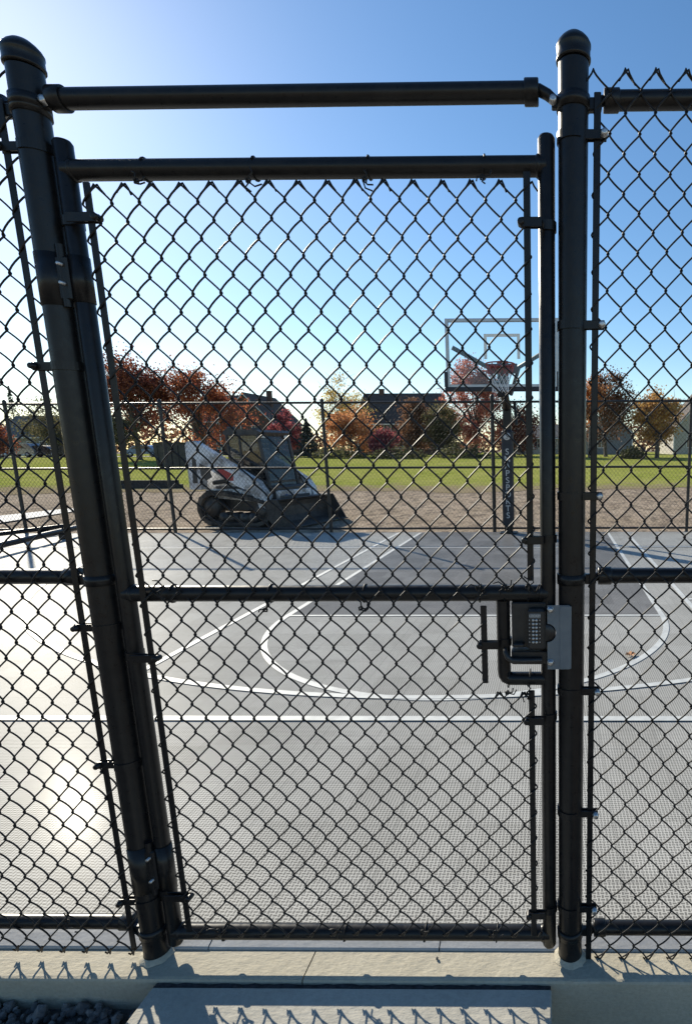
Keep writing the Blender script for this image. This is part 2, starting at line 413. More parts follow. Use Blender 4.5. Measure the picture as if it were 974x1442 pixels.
# ------------------------------------------------------------------ chain link
def chain(b, x0, ncol, z0, h, rows, P, y, keep=None, r=.0024, seg=7, n=5, d=.0062, tails=True, par=0, tl=1.0):
    """woven diamonds: wire k runs down the half-column k and hooks into its neighbours"""
    hw = P/2; ov = .0022
    us = [-1, -.88, -.62, -.2, .2, .62, .88] if seg == 7 else [-1, 0]
    for k in range(ncol):
        mid = x0 + (k+.5)*hw; jit = 0
        runs = [(0, rows)] if keep is None else keep(mid)
        for i0, i1 in runs:
            pts = []
            for i in range(i0, i1):
                sg = 1 if (i+k+par) % 2 == 0 else -1        # starts right (+1) or left
                for u in us:
                    q = math.asin(max(-1,min(1,.985*sin(pi*u/2))))/math.asin(.985) if seg == 7 else u
                    x = mid - sg*q*(hw/2+ov)
                    yy = y + (-1 if sg > 0 else 1)*d*(1-abs(u)**2.4)
                    z = z0 - h*(i + (u+1)/2)
                    pts.append((x, yy, z))
            sg = 1 if (i1+k+par) % 2 == 0 else -1
            xe = mid + sg*(hw/2+ov)
            pts.append((xe, y, z0-h*i1))
            if tails:
                # knuckled or twisted ends: fold back beside the neighbouring wire
                s0 = 1 if (i0+k+par) % 2 == 0 else -1
                a = Vector(pts[0]); z = a.z; o = random.uniform(-.002,.002)
                if s0 > 0:
                    pts = [(a.x+.013*tl+o, y+.004, z-.021*tl+o), (a.x+.006, y+.003, z-.008), (a.x+.001, y, z+.002)] + pts
                else:
                    pts = [(a.x-.012*tl+o, y-.006*tl, z-.019*tl+o), (a.x-.005, y-.004, z-.008), (a.x-.001, y, z+.003)] + pts
                e = Vector(pts[-1])
                if sg > 0: pts += [(e.x+.001, y, e.z-.002), (e.x+.006*tl, y-.005*tl, e.z+.004), (e.x+.013*tl, y-.009*tl, e.z+.021*tl)]
                else: pts += [(e.x-.001, y, e.z-.003), (e.x-.005, y-.004, e.z+.006)]
            if seg == 7:
                pts = [(x+.0022*sin(7.1*x+3.3*z+1)+.0013*sin(23*x-17*z), yy+.004*sin(3.1*x+2.3*z)+.0015*sin(11*x+9*z), z+.0022*sin(5.3*x-6.1*z+2)+.0013*sin(21*x+19*z)) for x, yy, z in pts]
            b.tube(pts, r, n, caps=False)

def pipe(b, p, q, r, n=28): b.tube([p, q], r, n)
def band(b, cx_, cy_, z, r, x1, yb, h=.021, t=.0035):
    """strap round a pipe that runs on to a bar at x1"""
    s = 1 if x1 > cx_ else -1
    rr = r + t; out = []; inn = []
    for k in range(-10, 11):
        a = (pi if s > 0 else 0) + k/10*radians(118)
        out.append((cx_+rr*cos(a), cy_+rr*sin(a))); inn.append((cx_+(r+.0003)*cos(a), cy_+(r+.0003)*sin(a)))
    vs = []
    for (a, c), (e, g) in zip(out, inn): vs += [(a,c,z-h/2),(a,c,z+h/2),(e,g,z+h/2),(e,g,z-h/2)]
    N = len(out)
    b.add(vs, [(4*i+k,4*i+(k+1)%4,4*i+4+(k+1)%4,4*i+4+k) for i in range(N-1) for k in range(4)] + [(0,1,2,3),(4*N-1,4*N-2,4*N-3,4*N-4)])
    xa = cx_ + s*r*.55
    for yy in (yb-.008, yb+.006):
        b.bbox((min(xa,x1), yy-t/2, z-h/2), (max(xa,x1), yy+t/2, z+h/2), .001)
def bolt(b, c, r=.007, ax='y', L=.012):
    b.lathe(c, [(r*.4,-L),(r,-L),(r*1.0,-L*.4),(r*1.25,-L*.3),(r*1.25,0)], 12, ax)
def flatbar(b, x, y, z0, z1, w=.017, t=.005): b.bbox((x-w/2, y-t/2, z0), (x+w/2, y+t/2, z1), .0015)
def tie(b, x, y0, z, r, ym):
    """wire tie looped round a rail and twisted on the mesh"""
    pts = []
    for k in range(15):
        a = radians(-150 + 300*k/14); pts.append((x + .004*k/14 + random.uniform(-.0006,.0006), y0 + (r+.002)*cos(a+pi/2*0), z + (r+.002)*sin(a)))
    b.tube(pts, .0021, 6)
def twist(b, x, y, z):
    for k in range(3):
        a = random.uniform(0, 6.28)
        p = [(x+random.uniform(-.004,.004), y-.004-.003*j, z+.004*j*sin(a)) for j in range(2)]
        lt = random.uniform(.8,1.9); p += [(x+.013*cos(a)*lt, y-.011, z+.013*sin(a)*lt), (x+.019*cos(a+.5)*lt, y-.006, z+.019*sin(a+.5)*lt)]
        b.tube(p, .002, 5)
    pts = [(x+.006*cos(t*1.3), y-.006+.003*sin(t*2.1), z+.006*sin(t*1.3)) for t in range(9)]
    b.tube(pts, .0022, 5)

PX = .655; PR = .0365
MY = -.030
# gate posts
def gate_post(x, label, side, bands, zt):
    t = thing('gate_post', label, 'post', (x,0,0), 'gate posts')
    b = MB(); b.cyl((x,0,-.2),(x,0,2.47), PR, 40); b.build('post_tube', M['black'], t)
    b = MB(); b.lathe((x,0,zt-2.51), [(PR+.001,2.468),(PR+.0046,2.469),(PR+.005,2.474),(PR+.0034,2.478),(PR+.0034,2.494),(PR+.005,2.497),(PR+.005,2.502),(PR+.001,2.510),(PR-.006,2.518),(PR-.016,2.526),(PR-.027,2.531),(.002,2.533)], 40, cap=True)
    b.build('post_cap', M['black'], t)
    for z in bands:
        b = MB(); band(b, x, 0, z, PR, x+side*.080, -.013); o = b.build('tension_band', M['black'], t)
        b2 = MB(); bolt(b2, (x+side*.073, -.023, z), .0075); b2.build('bolt', M['zinc'] if side > 0 else M['black'], o)
    for z in (2.385, 1.222, .092):
        b = MB(); b.lathe((x,0,z), [(PR+.0005,-.014),(PR+.0038,-.014),(PR+.0038,.014),(PR+.0005,.014)], 36, cap=False)
        x1 = x+side*.068
        b.bbox((min(x+side*.034,x1), -.010, z-.016), (max(x+side*.034,x1), .008, z+.013), .003)
        b.build('rail_end_band', M['black'], t)
    # mortar lip at the foot
    b = MB(); random.seed(int(abs(x)*100)+int(side))
    rings = []
    for rr, zz in ((.052, .001), (.046, .006), (PR+.001, .011)):
        rings.append([(x+(rr+random.uniform(-.004,.004)*(rr>.04))*cos(k*2*pi/30), (rr+random.uniform(-.004,.004)*(rr>.04))*sin(k*2*pi/30), zz) for k in range(30)])
    b.loft(rings, False, False); b.build('mortar_lip', M['curb'], t)
    return t
random.seed(1)
postL = gate_post(-PX, 'black round steel post on the left that the gate is hinged to', -1, (2.298,1.789,1.086,.666,.204), 2.515)
postR = gate_post(PX, 'black round steel post on the right where the gate latches', 1, (2.312,1.882,1.45,.896,.51,.185), 2.515)
# ring for the header bar fittings is part of the header bar
t = thing('header_bar', 'black steel bar across the top between the two gate posts above the gate', 'rail', (0,0,2.41))
b = MB(); pipe(b, (-.585,0,2.409),(.565,0,2.413), .0225, 32); b.build('pipe', M['black'], t)
for s, z in ((-1,2.409),(1,2.413)):
    b = MB(); xe = .572 if s > 0 else -.60
    b.lathe((0,0,z), [(.0265,xe-s*.034),(.028,xe-s*.032),(.028,xe-s*.002),(.026,xe),(.004,xe)] if s > 0 else [(.004,xe),(.026,xe),(.028,xe+.002),(.028,xe+.032),(.0265,xe+.034)], 30, 'x', True)
    o = b.build('end_cup', M['black'], t)
    b = MB()
    zt = z-.026 if s > 0 else z-.012
    b.tube([(xe-s*.002,-.004,z+.004),(xe+s*.022,-.008,z-.010),(s*(PX-PR-.004),-.008,zt)], [.013,.0125,.011], 10)
    b.bbox((min(s*.603,s*.624),-.012,zt-.013),(max(s*.603,s*.624),.004,zt+.011),.002)
    b.lathe((s*PX,0,zt), [(PR+.0005,-.013),(PR+.004,-.013),(PR+.004,.013),(PR+.0005,.013)], 36, cap=False)
    o2 = b.build('brace_band', M['black'], t)
    b = MB(); bolt(b, (s*.6065,-.0125,zt+.001), .0085); b.build('bolt', M['zinc'], o2)

# gate
GX, GR = .590, .0212
t = gate = thing('gate', 'black framed chain link gate with a keypad lock, closed between two posts', 'gate', (0,0,.03))
for s in (-1,1):
    b = MB(); b.tube([(s*GX,0,.034),(s*GX,0,.037),(s*GX,0,.046),(s*GX,0,2.312),(s*GX,0,2.319),(s*GX,0,2.323)], [.006,.016,GR,GR,.017,.006], 32); b.build('stile', M['black'], t)
for nm, z in (('top_rail',2.253),('mid_rail',1.180),('bottom_rail',.082)):
    b = MB(); pipe(b, (-GX,0,z),(GX,0,z), .0232, 32)
    for s in (-1,1):          # weld beads where rails meet stiles
        b.lathe((0,0,z), [(.0235,s*(GX-.026)),(.0258,s*(GX-.0225)),(.0262,s*(GX-.0195)),(.0235,s*(GX-.016))][::s], 24, 'x', False)
    b.build(nm, M['black'], t)
h = (2.209-.139)/49
def keepg(mid):
    if mid > .423:
        i1 = int(round((2.209-1.215)/h)); i2 = int(round((2.209-.905)/h)); return [(0, i1), (i2, 50)]
    return [(0, 50)]
b = MB(); random.seed(2)
chain(b, -.0085-.0701*7.5, 31, 2.209, h, 50, .0701, MY, keepg, par=0)  # lowest row, lost against the rail, is added for its scalloped shadow
b.build('wire_mesh', M['wire'], t)
for x, z0, z1 in ((-.522,.108,2.214),(.543,1.222,2.229),(.543,.100,.905),(.413,.926,1.152)):
    b = MB(); flatbar(b, x, MY, z0, z1)
    o = b.build('tension_bar', M['black'], t)
for s, x1, zs in ((1,.528,(2.115,1.334,.814,.177)),(-1,-.505,(2.134,1.001,.233))):
    for z in zs:
        b = MB(); band(b, s*GX, 0, z, GR, x1, MY, .022); b.lathe((x1,MY+.008,z),[(.004,-.024),(.008,-.024),(.0085,-.018),(.0085,.0)],10,'y')
        b.build('tension_band', M['black'], t)
random.seed(8)
for x, z, zm in ((-.395,2.253,2.212),(-.125,2.253,2.212),(.155,2.253,2.212),(.437,2.253,2.214),(-.185,1.18,1.142),(.078,1.18,1.146),(-.46,1.18,1.205),(.40,1.18,1.203),(.470,1.18,1.206),(.535,1.18,1.206),(-.43,.082,.118),(-.05,.082,.118),(.20,.082,.118),(.425,.082,.118),(.475,.928,.900),(.535,.928,.899)):
    b = MB(); tie(b, x, 0, z, .0235, MY); twist(b, x, MY, zm); b.build('tie_wire', M['wire'], t)
# lock pocket
b = MB(); b.tube([(.464,0,1.160),(.464,0,.952),(.4655,0,.940),(.470,0,.932),(.478,0,.928),(.490,0,.9275),(.585,0,.9275)], .0192, 24); b.build('lock_frame', M['black'], t)
b = MB(); band(b, .464, 0, 1.040, .0192, .398, MY, .022); b.lathe((.401,MY+.008,1.04),[(.004,-.024),(.008,-.024),(.0085,-.018),(.0085,.0)],10,'y'); b.build('tension_band', M['black'], t)
lk = MB(); lk.bbox((.489,-.022,1.028),(.586,.022,1.158),.003); lk.bbox((.487,-.03,.981),(.588,.016,1.020),.003)
L = lk.build('lock', M['lock'], t)
b = MB(); b.bbox((.534,-.050,1.030),(.584,-.022,1.146),.006); b.build('keypad_housing', M['lock'], L)
for r_ in range(7):
    for c_ in range(4):
        x = .5395 + (0,.0095,.0185,.0275)[c_] + .0005*(c_==3); z = 1.1165 - r_*.0104
        b = MB()
        if c_ in (1,2): b.lathe((x+.0005,-.0495,z),[(.0008,-.0042),(.0030,-.0038),(.0036,-.0015),(.0036,.0)],12,'y')
        else: b.bbox((x-.0014,-.0505,z-.0016),(x+.0014,-.0495,z+.0016),.0004)
        b.build('button', M['button'], L)
b = MB(); b.lathe((.586,-.034,1.078),[(.004,-.010),(.022,-.010),(.0245,-.006),(.0245,.012)],32,'y'); b.build('lock_cylinder', M['lock'], L)
b = MB(); b.bbox((.494,-.046,1.036),(.524,-.022,1.047),.003); b.build('thumb_latch', M['lock'], L)
b = MB(); b.tube([(.470,-.028,1.026),(.473,-.038,1.020),(.478,-.043,1.008),(.490,-.044,.999),(.52,-.042,.997),(.572,-.036,.997)],[.006,.0075,.008,.0085,.0085,.008],12); b.build('lever', M['lock'], L)
def text(name, s, size, m, parent, loc, rot, ext=.0004, space=1.0, align='CENTER'):
    cu = bpy.data.curves.new(name, 'FONT'); cu.body = s; cu.size = size; cu.extrude = ext; cu.align_x = align; cu.align_y = 'CENTER'; cu.space_line = space
    o = bpy.data.objects.new(name, cu); COL.objects.link(o)
    dg = bpy.context.evaluated_depsgraph_get(); me = bpy.data.meshes.new_from_object(o.evaluated_get(dg))
    bpy.data.objects.remove(o); me.name = name; me.materials.clear(); me.materials.append(m)
    mo = bpy.data.objects.new(name, me); COL.objects.link(mo); mo.parent = parent
    off = base_of(parent); mo.location = (loc[0]-off[0], loc[1]-off[1], loc[2]-off[2]); mo.rotation_euler = rot
    return mo
b = MB(); b.bbox((.539,-.0508,1.122),(.570,-.0495,1.135),.0004); b.build('name_plate', M['grey_print'], L)
text('lettering', 'LOCKEY', .0085, M['print'], L, (.5545,-.0512,1.1285), (radians(90),0,0), .0002)
# grey strike guard with a half-round cut-out
b = MB(); poly = [(.588,.973),(.648,.973),(.654,.978),(.654,1.150),(.648,1.156),(.588,1.156)]
for k in range(13):
    a = radians(90 - 180*k/12); poly.append((.588+.026*cos(a)*.92, 1.078+.0265*sin(a)))
b.prism(poly, -.0445, -.0405)
gp = b.build('latch_guard', M['plate'], t)
b = MB(); b.bbox((.622,-.0462,.975),(.6535,-.0446,1.154),.0007); b.build('guard_flange', M['plate'], gp)
for z in (1.145,.994):
    b = MB(); b.lathe((.5965,-.045,z),[(.003,-.010),(.006,-.0095),(.0078,-.006),(.0078,-.003),(.0098,-.0025),(.0098,0)],8,'y'); b.build('bolt', M['zinc'], gp)
# hinges wrap the post and the stile
for z0, z1 in ((1.935,2.06),(.240,.395)):
    b = MB(); r = PR+.0018
    b.lathe((-PX,0,0),[(PR+.0008,z0),(r,z0),(r,z1),(PR+.0008,z1)],40,cap=False)
    zz = (z0+z1)/2
    b.lathe((-GX,0,0),[(GR+.0008,z0+.01),(GR+.0022,z0+.01),(GR+.0022,z1-.005),(GR+.0008,z1-.005)],30,cap=False)
    b.bbox((-.630,-.029,z0+.012),(-.600,-.010,z1-.01),.004)
    b.tube([(-.617,-.020,z0-.004),(-.617,-.020,z1+.018)],.010,14)
    hg = b.build('hinge', M['black'], t)
    for z in (z0+.05*1, z1-.03):
        b = MB(); bolt(b,(-.613,-.029,z),.0042); b.build('bolt', M['zinc'], hg)

# neighbouring fence panels
def panel(s, label, z0, rows, tipx, ties):
    YR, MY2 = .017, -.013
    t = thing('chain_link_panel', label, 'fence', (s*1.7,0,0), 'fence panels beside the gate')
    xe = s*3.06
    for nm, z in (('top_rail',2.403),('mid_rail',1.225),('bottom_rail',.085 if s > 0 else .099)):
        b = MB(); a = s*.742; pipe(b, (a,YR,z),(xe,YR,z), .0215, 30)
        o = b.build(nm, M['black'], t)
        b = MB(); b.lathe((0,YR,z),[(.004,s*.728),(.0245,s*.729),(.0255,s*.732),(.0255,s*.765),(.0225,s*.767)] if s>0 else [(.0225,-.767),(.0255,-.765),(.0255,-.732),(.0245,-.729),(.004,-.728)],28,'x')
        b.tube([(s*.731,YR,z),(s*.713,YR*.5,z-.006)],.012,10)
        b.build('end_cup', M['black'], o)
    b = MB(); P = .0734; hh = (z0-(.002 if s > 0 else .018))/rows
    n = 64
    x0 = tipx - P/2*6 if s > 0 else tipx - P/2*60
    def keep(mid):
        return [(0, rows)] if s*mid > .70 and abs(mid) < 3.02 else []
    random.seed(4+s); chain(b, x0, 70, z0, hh, rows, P, MY2, keep, par=0, seg=7, tl=1.45)
    b.build('wire_mesh', M['wire'], t)
    b = MB(); flatbar(b, .712 if s>0 else -.718, MY2, -.008 if s>0 else .024, 2.405); b.build('tension_bar', M['black'], t)
    b = MB(); b.cyl((xe,0,-.1),(xe,0,2.45),.030,28); b.build('line_post', M['black'], t)
    random.seed(20+s)
    for x, z, zm in ties:
        b = MB(); tie(b, s*x, YR, z, .0218, MY2); twist(b, s*x, MY2-.003, zm); b.build('tie_wire', M['wire'], t)
panel(1, 'black chain link fence panel to the right of the gate', 2.4535, 55, .8135, [(1.35,2.394,2.36),(1.9,2.394,2.36),(1.3,1.229,1.195),(1.9,1.229,1.2),(1.6,.092,.13),(2.4,.092,.13)])
panel(-1, 'black chain link fence panel to the left of the gate', 2.460, 55, -.799, [(1.0,1.229,1.195),(.985,1.229,1.20),(1.6,1.229,1.2),(.905,.092,.135),(1.5,.092,.13),(1.2,2.394,2.36)])

# small things near the fence
b = MB(); random.seed(6); rock(b, (.238,-.018,.004), .0065); tag(b.build('pebble', M['soil']), 'small dark pebble lying on the lit curb under the gate', 'pebble')
b = MB()
lf = [(0,.045),(.012,.028),(.034,.032),(.026,.012),(.042,-.006),(.018,-.012),(.014,-.036),(0,-.026),(-.016,-.036),(-.018,-.010),(-.04,-.004),(-.026,.014),(-.032,.034),(-.011,.028)]
vs = [(1.19+x*1.1, 2.52+y*1.1, CZ+.012+.014*abs(sin(x*70+y*40))) for x,y in lf] + [(1.19,2.52,CZ+.010)]
b.add(vs, [(i,(i+1)%14,14) for i in range(14)])
leafm = mat('fallen_leaf', (.38,.17,.07), (.5,.26,.12), 60, rough=.7)
tag(b.build('fallen_leaf', leafm), 'single dry orange leaf lying on the grey court behind the right panel', 'leaf')

# loose pipes on the court by the far left
for (a, c, r, lab) in (((-9.45,6.2),(-8.83,9.0),.040,'thin black pipe lying on the court at far left, the farther of two'),((-7.45,5.2),(-8.32,8.75),.05,'thick black pipe lying on the court at far left, the nearer of two')):
    t = thing('loose_pipe', lab, 'pipe', (a[0],a[1],CZ), 'pipes lying on the court')
    b = MB(); z = CZ+r+.10; pipe(b, (a[0],a[1],z),(c[0],c[1],z), r, 16); b.build('pipe', M['black'], t)
    for k in (.12,.88):
        x = a[0]+(c[0]-a[0])*k; y = a[1]+(c[1]-a[1])*k
        b = MB(); b.bbox((x-.05,y-.09,CZ+.001),(x+.05,y+.09,CZ+.103),.01); b.build('support_block', M['black'], t)

# ------------------------------------------------------------------ far fence
FY = 9.10
t = thing('far_fence', 'black chain link fence along the far side of the court before the gravel', 'fence', (0,FY,0))
fx = [-15.8,-12.75,-9.66,-6.74,-3.70,-.535,.125,3.16,6.2,9.25,12.3]
for x in fx:
    b = MB(); r = .036 if abs(x) < 1 else .03
    b.cyl((x,FY,-.1),(x,FY,2.50 if abs(x) > 1 else 2.56), r, 14); b.lathe((x,FY,2.50 if abs(x) > 1 else 2.56),[(r+.004,-.03),(r+.004,.0),(r*.6,.025),(.002,.035)],12)
    b.build('post', M['farwire'], t)
for a, c in zip(fx, fx[1:]):
    for nm, z, r in (('top_rail',2.452,.021),('mid_rail',1.25,.021),('bottom_rail',.085,.021)):
        b = MB(); pipe(b, (a+.03,FY,z),(c-.03,FY,z), r, 8); b.build(nm, M['farwire'], t)
b = MB(); random.seed(9); P = .0725
chain(b, fx[0], int((fx[-1]-fx[0])/(P/2)), 2.50, .0441, 55, P, FY-.03, None, r=.0022, seg=2, n=3, d=.004, tails=False)
b.build('wire_mesh', M['farwire'], t)

# ------------------------------------------------------------------ basketball hoop
HX = -.245
pad_m = mat('navy_black_pad', (.010,.011,.018), (.018,.019,.028), 6, rough=.5, bump=.1, bscale=30)
t = thing('basketball_hoop', 'basketball hoop with a clear backboard and a black padded pole at the far fence', 'basketball hoop', (HX,8.93,CZ))
b = MB(); b.bbox((HX-.075,8.86,CZ),(HX+.075,9.01,2.42),.012); b.bbox((HX-.16,8.78,CZ),(HX+.16,9.05,CZ+.02),.004); b.build('pole', M['black'], t)
b = MB(); b.bbox((HX-.105,8.80,.16),(HX+.105,8.985,1.93),.03); pad = b.build('pole_pad', pad_m, t)
text('lettering', '\n'.join('SNAPSPORTS'), .155, M['print'], pad, (HX,8.7955,.95), (radians(90),0,0), .001, .84)
b = MB(); b.lathe((HX,8.797,1.815),[(.001,-.003),(.066,-.003),(.066,.002)],28,'y'); bad = b.build('badge', M['print'], pad)
text('lettering', 'S', .125, pad_m, bad, (HX,8.7925,1.815), (radians(90),0,0), .0008)
BY = 8.13; BZ0, BZ1, BH = 2.60, 3.70, .935
# board: frame, glass, lower padding
fm = mat('silver_frame', (.42,.43,.44), (.5,.5,.5), 10, rough=.4, metal=.6)
bd = thing  # (keep the name short below)
b = MB(); fw = .055
b.bbox((HX-BH,BY-.025,BZ0),(HX-BH+fw,BY+.025,BZ1),.004); b.bbox((HX+BH-fw,BY-.025,BZ0),(HX+BH,BY+.025,BZ1),.004)
b.bbox((HX-BH+fw,BY-.024,BZ1-fw),(HX+BH-fw,BY+.024,BZ1),.004); b.bbox((HX-BH+fw,BY-.024,BZ0),(HX+BH-fw,BY+.024,BZ0+fw),.004)
bb = b.build('backboard', fm, t)
g = NT('board_glass'); tr = g.n.new('ShaderNodeBsdfTransparent'); tr.inputs[0].default_value = (.93,.96,.96,1)
gl = g.n.new('ShaderNodeBsdfGlossy'); gl.inputs['Roughness'].default_value = .03; fr = g.n.new('ShaderNodeFresnel'); fr.inputs[0].default_value = 1.45
mx = g.n.new('ShaderNodeMixShader'); g.link(fr.outputs[0], mx.inputs[0]); g.link(tr.outputs[0], mx.inputs[1]); g.link(gl.outputs[0], mx.inputs[2]); g.link(mx.outputs[0], g.out.inputs[0])
b = MB(); b.box((HX-BH+fw,BY-.006,BZ0+fw),(HX+BH-fw,BY+.006,BZ1-fw)); b.build('glass', g.m, bb)
b = MB(); wz0, wz1 = 3.06, 3.46
for a, c in (((HX-.30,wz0),(HX-.25,wz1)),((HX+.25,wz0),(HX+.30,wz1)),((HX-.25,wz1-.05),(HX+.25,wz1))): b.box((a[0],BY-.0085,a[1]),(c[0],BY-.0065,c[1]))
b.build('shooting_square', mat('pale_square', (.80,.79,.72), rough=.6), bb)
b = MB(); b.bbox((HX-BH-.03,BY-.045,BZ0-.06),(HX+BH+.03,BY+.045,BZ0+.012),.012)
for s in (-1,1): b.bbox((HX+s*(BH+.005)-.03,BY-.043,BZ0+.008),(HX+s*(BH+.005)+.03,BY+.043,BZ0+.26),.012)
b.build('edge_pad', pad_m, bb)
grey = mat('grey_arm', (.10,.11,.12), (.14,.15,.16), 10, rough=.5)
for s in (-1,1):
    b = MB(); b.tube([(HX+s*.84,BY+.06,3.26),(HX+s*.26,BY+.22,2.96),(HX+s*.09,BY+.62,2.55)],.038,8); b.build('brace_arm', grey, t)
b = MB(); b.bbox((HX-.095,BY+.03,2.45),(HX+.095,BY+.10,3.04),.01); b.tube([(HX,BY+.06,2.62),(HX,8.92,2.32)],.075,10); b.tube([(HX,BY+.06,2.95),(HX,8.92,2.44)],.05,10)
b.build('extension_arm', M['black'], t)
b = MB(); b.tube([(HX+.14,8.95,2.42),(HX+.16,8.9,2.2),(HX+.17,8.88,2.02)],.028,8); b.build('height_crank', M['black'], t)
rim_m = mat('red_rim', (.22,.035,.03), (.30,.05,.035), 20, rough=.45)
RZ = 2.925; RC = (HX, BY-.40)
b = MB(); b.tube([(RC[0]+.2285*cos(a*2*pi/36), RC[1]+.2285*sin(a*2*pi/36), RZ) for a in range(36)], .011, 8, closed=True)
b.bbox((HX-.20,BY-.17,RZ-.012),(HX+.20,BY-.03,RZ+.004),.003)
rm = b.build('rim', rim_m, t)
b = MB(); b.bbox((HX-.25,BY-.035,RZ-.10),(HX+.25,BY-.012,RZ+.06),.005); b.build('rim_plate', grey, rm)
b = MB(); N = 12; lev = [(.222,0),(.212,-.075),(.185,-.15),(.155,-.225),(.135,-.30),(.128,-.375),(.135,-.43)]
def netp(i, k): 
    a = 2*pi*(k+.5*(i%2))/N; r_, dz = lev[i]; return (RC[0]+r_*cos(a), RC[1]+r_*sin(a), RZ-.01+dz)
for i in range(len(lev)-1):
    for k in range(N):
        if i % 2 == 0: pr = [(k,k),(k,k-1)]
        else: pr = [(k,k),(k,k+1)]
        for a_, c_ in pr: b.tube([netp(i,a_), netp(i+1,c_)], .0042 if i > 1 else .0048, 4)
netm = NT('net_cord'); sp = netm.n.new('ShaderNodeSeparateXYZ'); netm.link(netm.coord(), sp.inputs[0])
netm.color(netm.ramp(netm.math('GREATER_THAN', sp.outputs[2], RZ-.17-CZ), [(.3,(.72,.72,.72)),(.7,(.40,.12,.12))])); netm.rough(.8)
b.build('net', netm.m, t)

# ------------------------------------------------------------------ skid steer loader (local: +x is forward, right side is -y)
def dirty(name, c, d, dirt=(.10,.085,.07), amt=.5, rough=.5):
    t = NT(name); co = t.coord(); base = t.ramp(t.noise(4, 4, .5, co), [(.3,c),(.7,d)])
    n = t.math('ADD', t.noise(2.6, 7, .7, co), t.math('MULTIPLY', t.noise(17, 5, .7, co), .35))
    t.color(t.mix(t.math('MULTIPLY', t.ramp(n, [(.62,(0,0,0)),(.78,(1,1,1))]), amt), base, dirt)); t.rough(rough); return t.m
wh = dirty('loader_white', (.68,.69,.71), (.78,.79,.80), dirt=(.13,.11,.095), amt=.8)
dk = dirty('loader_charcoal', (.018,.018,.02), (.035,.034,.035), amt=.6)
rub = dirty('track_rubber', (.022,.019,.017), (.045,.038,.032), dirt=(.14,.115,.09), amt=.9, rough=.9)
stl = dirty('bucket_steel', (.022,.021,.021), (.04,.037,.035), amt=.7, rough=.6)
glas = NT('cab_glass'); tr = glas.n.new('ShaderNodeBsdfTransparent'); tr.inputs[0].default_value = (.34,.38,.40,1); gl = glas.n.new('ShaderNodeBsdfGlossy'); gl.inputs['Roughness'].default_value = .05
mx = glas.n.new('ShaderNodeMixShader'); mx.inputs[0].default_value = .10; glas.link(tr.outputs[0], mx.inputs[1]); glas.link(gl.outputs[0], mx.inputs[2]); glas.link(mx.outputs[0], glas.out.inputs[0])
glas = glas.m
red = mat('red_decal', (.36,.03,.03), (.45,.05,.04), 30, rough=.5)
SK = t = thing('skid_steer_loader', 'muddy white tracked skid steer loader with a black cab, parked behind the far fence', 'loader', (-5.82,11.1,-.03), world=False, rz=radians(-15))
t.scale = (.93,.97,.99)
b = MB(); b.bbox((-1.15,-.52,.28),(.62,.52,.86),.04); b.bbox((.45,-.50,.22),(.72,.50,.66),.03); b.build('chassis', dk, t)
for s in (-1,1):
    out = [(-1.28,.30),(-1.20,.12),(-1.02,.015),(.42,.015),(.66,.10),(.80,.27),(.80,.40),(.68,.54),(.45,.60),(-.55,.74),(-.98,.74),(-1.20,.60),(-1.28,.44)]
    cxm, czm = -.24, .36
    inn = [(cxm+(x-cxm)*.90, czm+(z-czm)*.80) for x,z in out]
    b = MB(); ya, yb = (-.92,-.54) if s < 0 else (.54,.92); n = len(out)
    vs = [(x,ya,z) for x,z in out]+[(x,yb,z) for x,z in out]+[(x,ya,z) for x,z in inn]+[(x,yb,z) for x,z in inn]
    fs = []
    for i in range(n):
        j = (i+1)%n; fs += [(i,j,j+n,i+n),(2*n+i,3*n+i,3*n+j,2*n+j),(i,2*n+i,2*n+j,j),(n+i,n+j,3*n+j,3*n+i)]
    b.add(vs, fs)
    per = []
    for i in range(n):
        a = Vector(out[i]); c = Vector(out[(i+1)%n]); L_ = (c-a).length; m_ = max(1,int(L_/.10))
        per += [(a+(c-a)*k/m_, (c-a).normalized()) for k in range(m_)]
    for p_, d_ in per:
        nrm = Vector((d_.y,-d_.x)); q = p_+nrm*.018
        b.prism([(p_.x-d_.x*.025,p_.y-d_.y*.025),(p_.x+d_.x*.025,p_.y+d_.y*.025),(q.x+d_.x*.018,q.y+d_.y*.018),(q.x-d_.x*.018,q.y-d_.y*.018)], ya+.02, yb-.02)
    tk = b.build('track', rub, t)
    for x, z, r_ in ((-1.0,.40,.24),(.52,.33,.20),(-.62,.17,.12),(-.33,.17,.12),(-.04,.17,.12),(.22,.17,.12)):
        b = MB(); b.lathe((x,(ya+yb)/2,z),[(.02,-.15),(r_*.5,-.15),(r_*.55,-.12),(r_,-.12),(r_,.12),(r_*.55,.12),(r_*.5,.15),(.02,.15)],18,'y'); b.build('roller', dk, tk)
# engine hood and tailgate
b = MB(); b.prism([(-1.42,.52),(-.55,.66),(-.45,1.30),(-.75,1.42),(-1.30,1.40),(-1.44,1.22)], -.50,.50); b.build('engine_hood', wh, t)
b = MB(); b.bbox((-1.47,-.44,.60),(-1.425,.44,1.20),.01)
for k in range(6): b.bbox((-1.485,-.36,.68+k*.08),(-1.468,.36,.72+k*.08),.004)
b.build('tailgate', dk, t)
